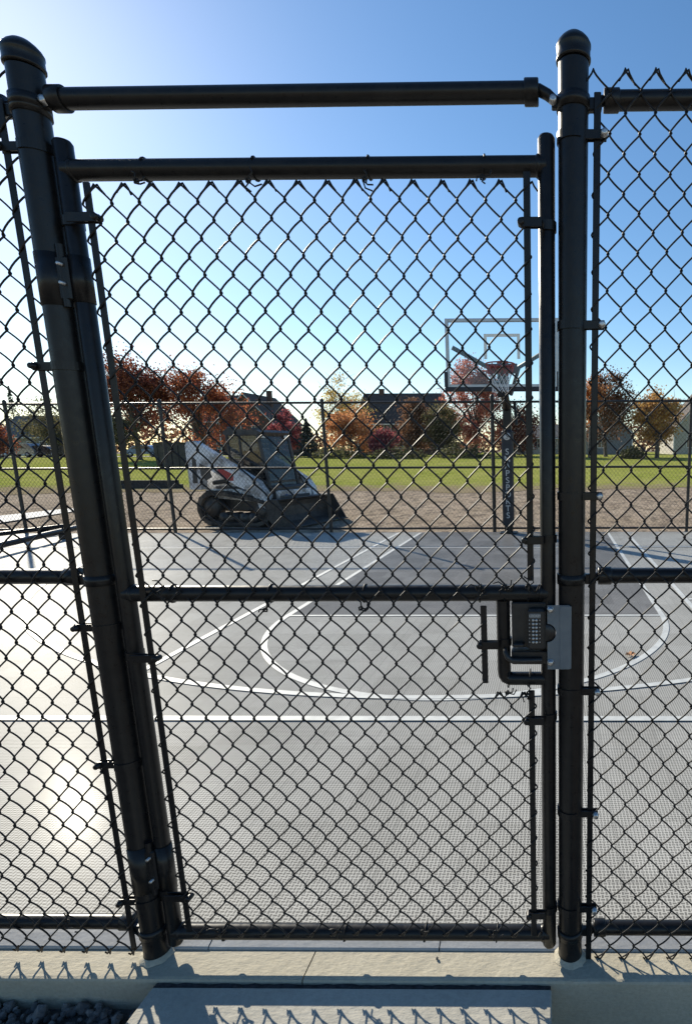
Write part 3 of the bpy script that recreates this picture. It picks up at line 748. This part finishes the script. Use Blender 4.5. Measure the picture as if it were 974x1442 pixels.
# rear towers and lift arms
arm = [(-1.50,.78),(-1.50,1.74),(-1.44,1.83),(-1.22,1.84),(-1.08,1.76),(.20,1.10),(.44,.98),(.60,.78),(.66,.50),(.58,.36),(.46,.36),(.40,.56),(.22,.76),(-.10,.86),(-.86,1.22),(-1.06,1.20),(-1.12,1.02),(-1.16,.78)]
for s in (-1,1):
    b = MB(); y0, y1 = (-.86,-.70) if s < 0 else (.70,.86); b.prism(arm, y0, y1)
    la = b.build('lift_arm', wh, t)
    b = MB(); b.prism([(-1.13,1.36),(-.86,1.24),(-.80,1.06),(-.98,.98),(-1.12,1.10)], y0-.006, y0-.001) if s < 0 else b.prism([(-1.13,1.36),(-.86,1.24),(-.80,1.06),(-.98,.98),(-1.12,1.10)], y1+.001, y1+.006)
    b.build('dark_patch', dk, la)
    b = MB(); b.prism([(-1.38,.92),(-1.24,.92),(-1.22,1.42),(-1.33,1.52)], y0-.006, y0-.001) if s < 0 else b.prism([(-1.38,.92),(-1.24,.92),(-1.22,1.42),(-1.33,1.52)], y1+.001, y1+.006)  # dark of the tower's slot painted as a flat patch, no real opening
    b.build('dark_patch', dk, la)
    b = MB(); b.tube([(-1.15,s*.66,1.30),(-.7,s*.67,1.42),(-.2,s*.66,1.24),(.3,s*.64,1.06),(.62,s*.5,.72)],.018,6); b.build('hydraulic_hose', rub, la)
    b = MB(); ye = y0-.004 if s < 0 else y1+.001
    b.prism([(-.62,1.30),(-.20,1.12),(-.20,.985),(-.34,.985),(-.62,1.14)], ye, ye+.003); b.build('red_badge', red, la)
    b = MB(); b.tube([(-1.02,s*.63,.92),(-.25,s*.63,1.02)],.05,10); b.tube([(-.25,s*.63,1.02),(.36,s*.63,.98)],.03,10); b.build('lift_cylinder', dk, la)
b = MB(); b.prism([(-1.20,.78),(-.25,.80),(.26,.66),(.40,.62),(.40,.52),(-1.20,.60)],-.71,-.56); b.prism([(-1.20,.78),(-.25,.80),(.26,.66),(.40,.62),(.40,.52),(-1.20,.60)],.56,.71); b.build('fender', wh, t)
b = MB(); b.bbox((.40,-.69,.58),(.52,.69,.74),.03); b.bbox((.64,-.55,.42),(.70,.55,.76),.01); b.build('arm_crossbar', wh, t)
b = MB(); b.lathe((.702,-.28,.62),[(.003,.004),(.055,.004),(.06,.0)],18,'x'); b.build('round_emblem', mat('blue_emblem', (.04,.07,.18), rough=.5), t)
# cab
cb = MB()
post = [((-.62,.48),(-.66,.48)),((.36,.48),(.10,.46))]
def cab_bar(p, q, r=.04): cb.tube([p, q], r, 6, smooth=False)
for s in (-1,1):
    y = s*.46
    cab_bar((-.62,y,1.02),(-.68,y,1.98)); cab_bar((.42,y,.80),(.20,y,1.98)); cab_bar((-.28,y,.90),(-.32,y,1.98),.034)
    cab_bar((-.68,y,1.98),(.22,y,1.98),.04); cab_bar((-.62,y,1.06),(.40,y,.92),.05)
cab_bar((.20,-.46,1.98),(.20,.46,1.98),.045); cab_bar((-.68,-.46,1.98),(-.68,.46,1.98)); cab_bar((.42,-.46,.82),(.42,.46,.82),.05)
cb.bbox((-.60,-.44,.70),(.40,.44,.98),.02); cb.bbox((.36,-.44,.50),(.44,.44,.84),.01); cb.bbox((-.70,-.42,1.00),(-.64,.42,1.30),.01)
cab = cb.build('cab', dk, t)
b = MB(); b.prism([(-.74,1.97),(.27,1.97),(.30,2.02),(.20,2.075),(-.66,2.09),(-.76,2.04)],-.50,.50); b.build('cab_roof', dk, cab)
b = MB()
for s in (-1,1): b.add([(-.60,s*.47,1.06),(-.30,s*.47,1.02),(-.33,s*.47,1.95),(-.66,s*.47,1.95)],[(0,1,2,3)]); b.add([(-.27,s*.472,1.02),(.37,s*.472,.95),(.19,s*.472,1.95),(-.30,s*.472,1.95)],[(0,1,2,3)])
b.add([(.41,-.44,.86),(.41,.44,.86),(.21,.44,1.95),(.21,-.44,1.95)],[(0,1,2,3)]); b.add([(-.66,-.42,1.3),(-.66,.42,1.3),(-.68,.42,1.95),(-.68,-.42,1.95)],[(0,1,2,3)])
b.build('cab_glass', glas, cab)
b = MB()
for s in (-1,1):
    for k in range(7): b.tube([(-.59+k*.045-.005,s*.455,1.06),(-.64+k*.045,s*.455,1.94)],.006,4)
    for k in range(8): b.tube([(-.62,s*.455,1.12+k*.11),(-.30,s*.455,1.12+k*.11)],.006,4)
b.build('window_grille', dk, cab)
b = MB(); b.bbox((-.50,-.24,.98),(-.08,.24,1.10),.03); b.bbox((-.56,-.23,1.06),(-.44,.23,1.62),.04); b.build('seat', dk, cab)
for s in (-1,1):
    b = MB(); b.tube([(.10,s*.30,.98),(.14,s*.30,1.28)],.02,8); b.lathe((.14,s*.30,1.30),[(.01,-.05),(.035,-.03),(.035,.03),(.01,.05)],10); b.build('control_lever', dk, cab)
lampm = mat('lamp_lens', (.75,.75,.72), rough=.15)
for s in (-1,1):
    b = MB(); b.bbox((-.72,s*.36-.07,2.075),(-.56,s*.36+.07,2.15),.02); lp = b.build('work_lamp', dk, cab)
    b = MB(); b.bbox((.235,s*.36-.07,1.90),(.27,s*.36+.07,1.965),.008); b.build('front_lamp', lampm, cab)
# bucket
prof = [(.74,.54),(.78,.60),(1.00,.60),(.98,.57),(.84,.52),(.80,.42),(.82,.22),(.93,.10),(1.32,.045),(1.36,.02),(.90,.02),(.76,.16),(.72,.40)]
b = MB(); b.prism(prof, -.93,.93)
for s in (-1,1):
    y = s*.93; b.prism([(.78,.60),(1.02,.60),(1.36,.06),(1.36,.02),(.90,.02),(.76,.16),(.73,.5)], min(y,y+s*.02), max(y,y+s*.02))
bk = b.build('bucket', stl, t)
b = MB(); b.bbox((1.30,-.95,.012),(1.42,.95,.04),.006); b.build('cutting_edge', stl, bk)
b = MB(); b.bbox((.64,-.42,.20),(.735,.42,.64),.02); b.build('quick_hitch', dk, t)

# ------------------------------------------------------------------ far things
def bx(u, d): return .606 + (u-776)/780*(d+1.5)
def bz(v, d): return 1.572 - (v-635)/780*(d+1.5)
def leaf(b, c, s):
    n = Vector((random.gauss(0,1), random.gauss(0,1), random.gauss(0,1)));
    if n.length < .01: n = Vector((0,0,1))
    n.normalize(); u = n.orthogonal().normalized(); w_ = n.cross(u); a = random.random()*6.28
    u, w_ = u*cos(a)+w_*sin(a), w_*cos(a)-u*sin(a); k = s*random.uniform(.6,1.4)
    c = Vector(c); b.add([c+u*k, c+w_*k*.62, c-u*k*.8, c-w_*k*.62], [(0,1,2,3)])
def tree(name, label, cat, u0, u1, vtop, d, m, n=2600, dens=1.0, base=None, trunk=.3, bare=0, vbot=None, group='autumn trees beyond the lawn', ls=.128, cl=34):
    cx_ = bx((u0+u1)/2, d); rx = (u1-u0)/2/780*(d+1.5); gz = zg(d); zt = bz(vtop, d)
    H_ = zt-gz; zb = gz + H_*base if base is not None else gz + H_*.22
    t = thing(name, label, cat, (cx_, d, gz), group)
    cz = (zt+zb)/2; rz = (zt-zb)/2; tr = MB(); th = max(.06, H_*.022)*trunk/.3
    lean = random.uniform(-.04,.04)*H_
    top = Vector((cx_+lean, d, zb+(zt-zb)*.62))
    tr.tube([(cx_,d,gz-.1),(cx_,d,gz+.15),(cx_+lean*.3,d,zb),tuple(top)],[th*1.5,th*1.1,th*.85,th*.25],8)
    cl_c = []
    for i in range(cl):
        while True:
            p = Vector((random.uniform(-1,1), random.uniform(-1,1), random.uniform(-1,1)))
            if .25 < p.length < 1: break
        taper = 1 - .28*max(0,p.z)
        cl_c.append((Vector((cx_+p.x*rx*taper*random.uniform(.8,1.12), d+p.y*rx*.8, cz+p.z*rz*.95)), random.uniform(.6,1.25)))
    for c, s_ in cl_c[:int(cl*.6)]:
        a = Vector((cx_+lean*.4, d, zb+(min(c.z,top.z)-zb)*random.uniform(.1,.55))); mid = a.lerp(c,.5)+Vector((0,0,rz*.08))
        tr.tube([a, mid, c],[th*.4,th*.24,th*.06],5)
    for k in range(bare):
        c = random.choice(cl_c)[0]; q = c+Vector((random.gauss(0,.25)*rx, random.gauss(0,.25)*rx, random.uniform(.25,.6)*rz))
        if q.z > zt+rz*.1: q.z = zt+rz*.1
        tr.tube([c.lerp(Vector((cx_,d,c.z-.5)),.4), c.lerp(q,.6), q],[.035,.022,.008],4)
    tr.build('trunk', M['bark'], t)
    b = MB(); per = int(n*dens*2.5/cl); rc = rx*.34
    for c, s_ in cl_c:
        for k in range(per):
            p = c + Vector((random.gauss(0,rc*.55*s_), random.gauss(0,rc*.55*s_), random.gauss(0,min(rc,rz*.34)*.5*s_)))
            if p.z < gz+.05: p.z = gz+random.uniform(.05,.4)
            leaf(b, p, ls)
    b.build('crown', m, t); return t
def conifer(label, u0, u1, vtop, d, group='dark evergreens'):
    cx_ = bx((u0+u1)/2, d); rx = (u1-u0)/2/780*(d+1.5); gz = zg(d); zt = bz(vtop, d)
    t = thing('evergreen_tree', label, 'tree', (cx_,d,gz), group)
    b = MB(); b.tube([(cx_,d,gz-.1),(cx_,d,zt-.3)],[.16,.03],7); b.build('trunk', M['bark'], t)
    b = MB(); H_ = zt-gz
    for k in range(1900):
        z = random.random()**1.25; r_ = rx*(1-z)*(.35+.65*abs(sin(z*24+random.uniform(-.5,.5))))*random.uniform(.5,1.08); a = random.random()*6.28
        leaf(b, (cx_+r_*cos(a), d+r_*sin(a), gz+.25+z*(H_-.25)-.12*r_), .15)
    b.build('crown', LM['needle'], t)
random.seed(21)
tree('maple_tree', 'tall dark red maple, leftmost beside the black gate hinge post', 'tree', 152, 244, 500, 56, LM['darkred'], 5200, bare=10)
tree('maple_tree', 'broad deep red maple right of the tall dark red one, behind the loader', 'tree', 232, 345, 522, 60, LM['red'], 5600, bare=26, base=.1)
tree('small_tree', 'small olive and orange tree with a pale trunk under the tall dark red maple', 'tree', 150, 196, 585, 52, LM['olive'], 1400, base=.32, trunk=.2)
tree('small_tree', 'small round burgundy tree right of the dark brick house', 'tree', 388, 428, 578, 66, LM['burgundy'], 2000, base=.12)
tree('thin_tree', 'tall thin yellow tree with bare top twigs left of the middle', 'tree', 446, 520, 533, 78, LM['yellow'], 1900, bare=60, base=.3)
tree('maple_tree', 'pink orange maple below the thin yellow tree', 'tree', 460, 532, 578, 64, LM['orange'], 3000, base=.08)
tree('round_tree', 'low burgundy tree in front of the wide dark roof', 'tree', 520, 562, 606, 60, LM['burgundy'], 1200, base=.05)
tree('round_tree', 'brown orange tree in front of the wide dark roof', 'tree', 556, 612, 566, 66, LM['brown'], 3600, base=.06)
tree('round_tree', 'dark olive brown tree left of the tree behind the hoop', 'tree', 598, 648, 572, 63, LM['olive'], 3000, base=.05)
tree('maple_tree', 'pinkish red sparse tree directly behind the backboard', 'tree', 630, 706, 512, 68, LM['pink'], 6200, bare=30, base=.12)
tree('maple_tree', 'dark red tree between the padded pole and the right gate post', 'tree', 688, 756, 578, 62, LM['darkred'], 2600, base=.08)
tree('maple_tree', 'large brown and orange tree just right of the right gate post', 'tree', 808, 888, 532, 60, LM['brown'], 3800, base=.16, bare=10)
tree('maple_tree', 'orange flank tree half hidden by the right gate post', 'tree', 806, 846, 536, 57, LM['orange'], 1500, base=.4)
tree('maple_tree', 'golden orange tree with a visible trunk on the right lawn', 'tree', 886, 952, 556, 55, LM['gold'], 4200, base=.22, trunk=.42, bare=16)
tree('small_tree', 'small red tree by the parked cars at the far left', 'tree', -22, 24, 596, 66, LM['red'], 1300, base=.1)
tree('round_tree', 'large grey olive tree behind the cars, left of the hinge post', 'tree', 44, 132, 566, 82, LM['olive'], 4200, base=.06)
random.seed(33)
conifer('pointed spruce behind the grey roof at the far left', 8, 52, 546, 108)
conifer('dark cone shaped evergreen in the middle beside the burgundy tree', 414, 456, 592, 63)
for u0, u1, vt, d, lab in ((352,392,604,57,'low dark hedge shrub behind the loader cab'),(520,600,628,56,'long low dark shrub under the brown orange tree'),(612,690,622,57,'low olive shrub under the tree behind the backboard'),(868,902,628,54,'small shrub at the foot of the golden tree'),(100,160,618,62,'dark shrub behind the left gate post'),(440,520,626,58,'low shrub row beneath the pink orange maple')):
    cx_ = bx((u0+u1)/2,d); rx = (u1-u0)/2/780*(d+1.5); gz = zg(d); zt = bz(vt,d)
    t = thing('shrub', lab, 'shrub', (cx_,d,gz), 'shrubs beyond the lawn'); b = MB()
    for k in range(900):
        a = random.random()*6.28; r_ = random.random()**.5; hh = (zt-gz)*(.55+.45*sin(a*3+k%7)*.5+.2)*(1-.5*r_*r_)
        leaf(b, (cx_+rx*r_*cos(a), d+min(rx,1.4)*r_*sin(a), gz+.05+hh*random.random()), .14)
    b.build('foliage', LM['shrub'], t)
    b = MB()
    for k in range(7): b.tube([(cx_+rx*random.uniform(-.5,.5),d,gz-.05),(cx_+rx*random.uniform(-.7,.7),d+.1,gz+(zt-gz)*.6)],.02,4)
    b.build('stem', M['bark'], t)

b = MB(); random.seed(40)
for k in range(15000):
    x = random.uniform(-190, 90); d = 150 + random.random()*14
    hh = 6.5 + 2.2*sin(x*.11+1) + 1.6*sin(x*.31) + 1.0*sin(x*.83+2) + .6*sin(x*2.1)
    leaf(b, (x, d, 1.0 + hh*random.random()**.8), .55)
tag(b.build('far_woods', LM['brown']), 'far off brown line of woods behind the houses', 'woods', kind='stuff')
# houses
roof_dark = mat('dark_shingle', (.055,.042,.037), (.095,.075,.066), 3, rough=.9, bump=.4, bscale=9, bdist=.03)
roof_grey = mat('grey_shingle', (.11,.105,.10), (.17,.165,.16), 3, rough=.9, bump=.4, bscale=9, bdist=.03)
def siding(name, a, b_, step=.16):
    t = NT(name); sp = t.n.new('ShaderNodeSeparateXYZ'); t.link(t.coord(), sp.inputs[0])
    fr = t.math('FRACT', t.math('ADD', t.math('DIVIDE', sp.outputs[2], step), 40)); t.color(t.ramp(t.noise(.8,4), [(.3,a),(.7,b_)])); t.rough(.7); t.bump(fr, .6, .03); return t.m
sid = {'brick': mat('brown_brick', (.075,.045,.036), (.13,.08,.06), 12, rough=.9), 'grey': siding('grey_siding', (.17,.18,.20), (.21,.22,.24)), 'beige': siding('beige_siding', (.36,.34,.30), (.42,.40,.36)), 'tan': siding('tan_siding', (.25,.21,.17), (.3,.26,.21))}
trimw = mat('white_trim', (.68,.68,.67), rough=.6)
pane = NT('window_pane'); pane.color((.03,.035,.04)); pane.rough(.06); pane = pane.m
def house(label, u, d, W, Dp, Hw, Hr, wall, roof, axis='y', chimney=None, wins=(), garage=False, eave=.35):
    gz = zg(d); cx_ = bx(u, d); x0, x1, y0, y1 = cx_-W/2, cx_+W/2, d, d+Dp
    t = thing('house', label, 'house', (cx_, d, gz))
    b = MB()
    if axis == 'y':      # gable faces the court
        b.prism([(x0,gz-.2),(x1,gz-.2),(x1,gz+Hw),(cx_,gz+Hw+Hr),(x0,gz+Hw)], y0, y1)
    else:
        b.prism([(y0,gz-.2),(y1,gz-.2),(y1,gz+Hw),((y0+y1)/2,gz+Hw+Hr),(y0,gz+Hw)], x0, x1, 'x')
    b.build('wall', wall, t)
    b = MB(); th = .16
    if axis == 'y':
        k = Hr/(W/2)
        for s in (-1,1):
            p = [(cx_,gz+Hw+Hr+.02),(cx_+s*(W/2+eave),gz+Hw-k*eave+.02),(cx_+s*(W/2+eave),gz+Hw-k*eave+th),(cx_,gz+Hw+Hr+th+.02)]
            b.prism(p if s > 0 else p[::-1], y0-eave, y1+eave)
    else:
        k = Hr/(Dp/2); cm = (y0+y1)/2
        for s in (-1,1):
            p = [(cm,gz+Hw+Hr+.02),(cm+s*(Dp/2+eave),gz+Hw-k*eave+.02),(cm+s*(Dp/2+eave),gz+Hw-k*eave+th),(cm,gz+Hw+Hr+th+.02)]
            b.prism(p if s > 0 else p[::-1], x0-eave, x1+eave, 'x')
    rf = b.build('roof', roof, t)
    b = MB()
    if axis == 'y':
        for s in (-1,1):
            p = [(cx_,gz+Hw+Hr-.16),(cx_+s*(W/2+eave),gz+Hw-k*eave-.16),(cx_+s*(W/2+eave),gz+Hw-k*eave+.015),(cx_,gz+Hw+Hr+.015)]
            b.prism(p if s > 0 else p[::-1], y0-eave-.03, y0-eave+.02)
    else: b.box((x0-eave,y0-eave-.09,gz+Hw-k*eave-.1),(x1+eave,y0-eave-.005,gz+Hw-k*eave+.06))
    for x in (x0,x1): b.box((x-.07,y0-.03,gz),(x+.07,y0-.002,gz+Hw-.05))
    b.build('trim', trimw, t)
    if chimney is not None:
        b = MB(); b.box((cx_+chimney-.35,d+Dp*.5-.3,gz+Hw),(cx_+chimney+.35,d+Dp*.5+.3,gz+Hw+Hr+.7)); b.box((cx_+chimney-.42,d+Dp*.5-.37,gz+Hw+Hr+.7),(cx_+chimney+.42,d+Dp*.5+.37,gz+Hw+Hr+.85)); b.build('chimney', sid['brick'], rf)
    for wx, wz, ww, wh_ in wins:
        b = MB(); X = cx_+wx; Z = gz+wz
        b.box((X-ww/2-.09,y0-.05,Z-.09),(X-ww/2,y0-.004,Z+wh_+.09)); b.box((X+ww/2,y0-.05,Z-.09),(X+ww/2+.09,y0-.004,Z+wh_+.09)); b.box((X-ww/2,y0-.05,Z-.09),(X+ww/2,y0-.004,Z)); b.box((X-ww/2,y0-.05,Z+wh_),(X+ww/2,y0-.004,Z+wh_+.09)); b.box((X-.025,y0-.04,Z),(X+.025,y0-.004,Z+wh_))
        o = b.build('window', trimw, t)
        b = MB(); b.box((X-ww/2,y0-.02,Z),(X+ww/2,y0-.003,Z+wh_)); b.build('pane', pane, o)
    if garage:
        b = MB(); b.box((cx_-W*.3,y0-.03,gz),(cx_+W*.1,y0-.004,gz+2.2)); b.build('garage_door', trimw, t)
    return t
W2 = ((-2.6,1.0,1.1,1.4),(0.2,1.0,1.1,1.4),(2.6,1.0,1.1,1.4),(-1.4,3.4,1.0,1.2),(1.4,3.4,1.0,1.2))
house('grey roofed house behind the parked cars at the far left', 45, 98, 11, 9, 3.4, 3.6, sid['tan'], roof_grey, 'x', wins=W2[:3], garage=True)
house('tall dark brick house with a steep gable rising over the loader', 352, 88, 8.6, 10, 5.2, 4.4, sid['brick'], roof_dark, 'y', 1.6, wins=W2)
house('dark roofed brick house left of the steep gable', 312, 97, 9, 9, 6.0, 4.4, sid['brick'], roof_dark, 'x', wins=W2)
house('wide dark roofed brick house behind the brown trees in the middle', 560, 84, 12.0, 10, 4.9, 4.5, sid['brick'], roof_dark, 'x', -3.5, wins=W2)
house('pale house seen between the padded pole and the right gate post', 752, 86, 7, 8, 2.6, 1.9, sid['beige'], roof_grey, 'x', wins=W2[:3])
house('blue grey sided house with a white trimmed gable behind the orange tree', 852, 78, 6.6, 9, 3.0, 2.9, sid['grey'], roof_grey, 'y', wins=((-1,1,1,1.3),))
house('large house with a steep dark gable roof at the far right edge', 990, 76, 9.6, 10, 3.4, 5.6, sid['beige'], roof_dark, 'y', wins=((-2.4,1,1.2,1.4),(1.4,1,1.2,1.4)))

# cars parked on the road at the far left
def car(label, u, d, m, van=False, flip=1):
    gz = zg(d)+.05; x = bx(u, d)
    t = thing('parked_car', label, 'car', (x,d,gz), 'cars parked beyond the lawn')
    hgt = 1.72 if van else 1.45; y0, y1 = d-.88, d+.88
    if van: pr = [(-2.3,.35),(-2.3,1.02),(-2.1,1.12),(-1.7,1.62),(-1.3,hgt),(1.55,hgt),(2.2,1.05),(2.35,.95),(2.35,.35)]
    else: pr = [(-2.2,.35),(-2.25,.72),(-2.1,.92),(-1.5,.98),(-.95,1.36),(-.5,hgt),(.5,hgt),(1.0,1.34),(1.65,.96),(2.15,.86),(2.25,.62),(2.2,.35)]
    b = MB(); rings = []
    for yy, sc, dz in ((y0,.985,0),(y0+.1,1,0),(y1-.1,1,0),(y1,.985,0)):
        rings.append([(x+flip*a*sc, yy, gz+c) for a, c in pr])
    b.loft(rings, True, True, False); b.build('body', m, t)
    b = MB(); zz = .98 if not van else 1.08
    wn = [(-1.28,zz),(-.86,hgt-.12),(-.05,hgt-.10),(-.05,zz)] ; wn2 = [(.05,zz),(.05,hgt-.10),(.62,hgt-.12),(1.32,zz)]
    for q in (wn, wn2): b.prism([(x+flip*a, gz+c) for a, c in q], y0-.004, y0-.001)
    b.build('side_window', pane, t)
    for a in (-1.38,1.42):
        for yy in (y0+.06, y1-.06):
            b = MB(); b.lathe((x+flip*a, yy, gz+.32),[(.02,-.10),(.2,-.10),(.21,-.11),(.32,-.10),(.32,.10),(.2,.10)],18,'y'); o = b.build('wheel', M['lock'], t)
            b = MB(); b.lathe((x+flip*a, yy-.115 if yy < d else yy+.115, gz+.32),[(.02,-.004),(.19,-.004),(.2,.006)],16,'y'); b.build('rim', fm, o)
    b = MB(); b.bbox((x+flip*2.1-.12,y0-.01,gz+.66),(x+flip*2.1+.10,y0+.2,gz+.78),.02); b.build('headlight', lampm, t)
cp = lambda n, c: (lambda t: (t.color(c), t.rough(.22), t.b.inputs['Metallic'].__setattr__('default_value', .4), t.m)[3])(NT(n))
car('silver grey van among the parked cars at the far left', 34, 70.2, cp('car_silver', (.35,.35,.37)), True)
car('dark parked car left of the silver grey van', -2, 70.2, cp('car_dark', (.03,.03,.04)))
car('dark blue parked car right of the silver grey van', 66, 70.4, cp('car_navy', (.05,.055,.08)), False, -1)
car('charcoal parked car partly hidden by the left gate post', 100, 70.2, cp('car_charcoal', (.045,.045,.05)))
car('blue parked car under the small olive tree', 208, 70.2, cp('car_blue', (.12,.19,.33)), False, -1)

# dark container, timber stack, concrete path strip on the left
d = 40; x = bx(252, d); gz = zg(d)
t = thing('waste_container', 'dark waste container on the lawn just left of the loader', 'container', (x,d,gz)); cm = dirty('container_steel', (.02,.02,.024), (.035,.033,.036), amt=.3)
b = MB(); b.prism([(x-1.15,gz+.1),(x+1.15,gz+.1),(x+1.3,gz+1.75),(x-1.3,gz+1.75)], d-.7, d+.7)
for k in range(5): b.box((x-1.0+k*.5-.03,d-.76,gz+.15),(x-1.0+k*.5+.03,d-.701,gz+1.65))
b.build('body', cm, t); b = MB(); b.bbox((x-1.34,d-.8,gz+1.755),(x+1.34,d+.8,gz+1.84),.03); b.build('lid', cm, t)
b = MB(); b.box((x-1.0,d-.5,gz-.02),(x-.8,d+.5,gz+.1)); b.box((x+.8,d-.5,gz-.02),(x+1.0,d+.5,gz+.1)); b.build('skid', cm, t)
tm = mat('dark_timber', (.03,.026,.023), (.06,.05,.045), 6, rough=.9, bump=.4, bscale=30, bdist=.01)
d = 22.2; zt0 = zg(d)
t = thing('timber_stack', 'low dark stack of timbers along the lawn edge left of the loader', 'timber stack', (bx(205,d),d,zt0))
for k, (dy, dz) in enumerate(((0,0),(.2,0),(.1,.17))):
    b = MB(); b.bbox((bx(150,d),d-.09+dy,zt0+dz+.01),(bx(252,d)-.1*k,d+.09+dy,zt0+dz+.175),.012); b.build('timber', tm, t)
b = MB(); b.add([(-13.7,9.3,-.006),(-11.7,9.3,-.006),(-12.4,14.0,-.006),(-13.1,14.0,-.006)], [(0,1,2,3)]); structure(b.build('path', M['path']))
print('tris', sum(len(o.data.polygons) for o in bpy.data.objects if o.type=='MESH'))
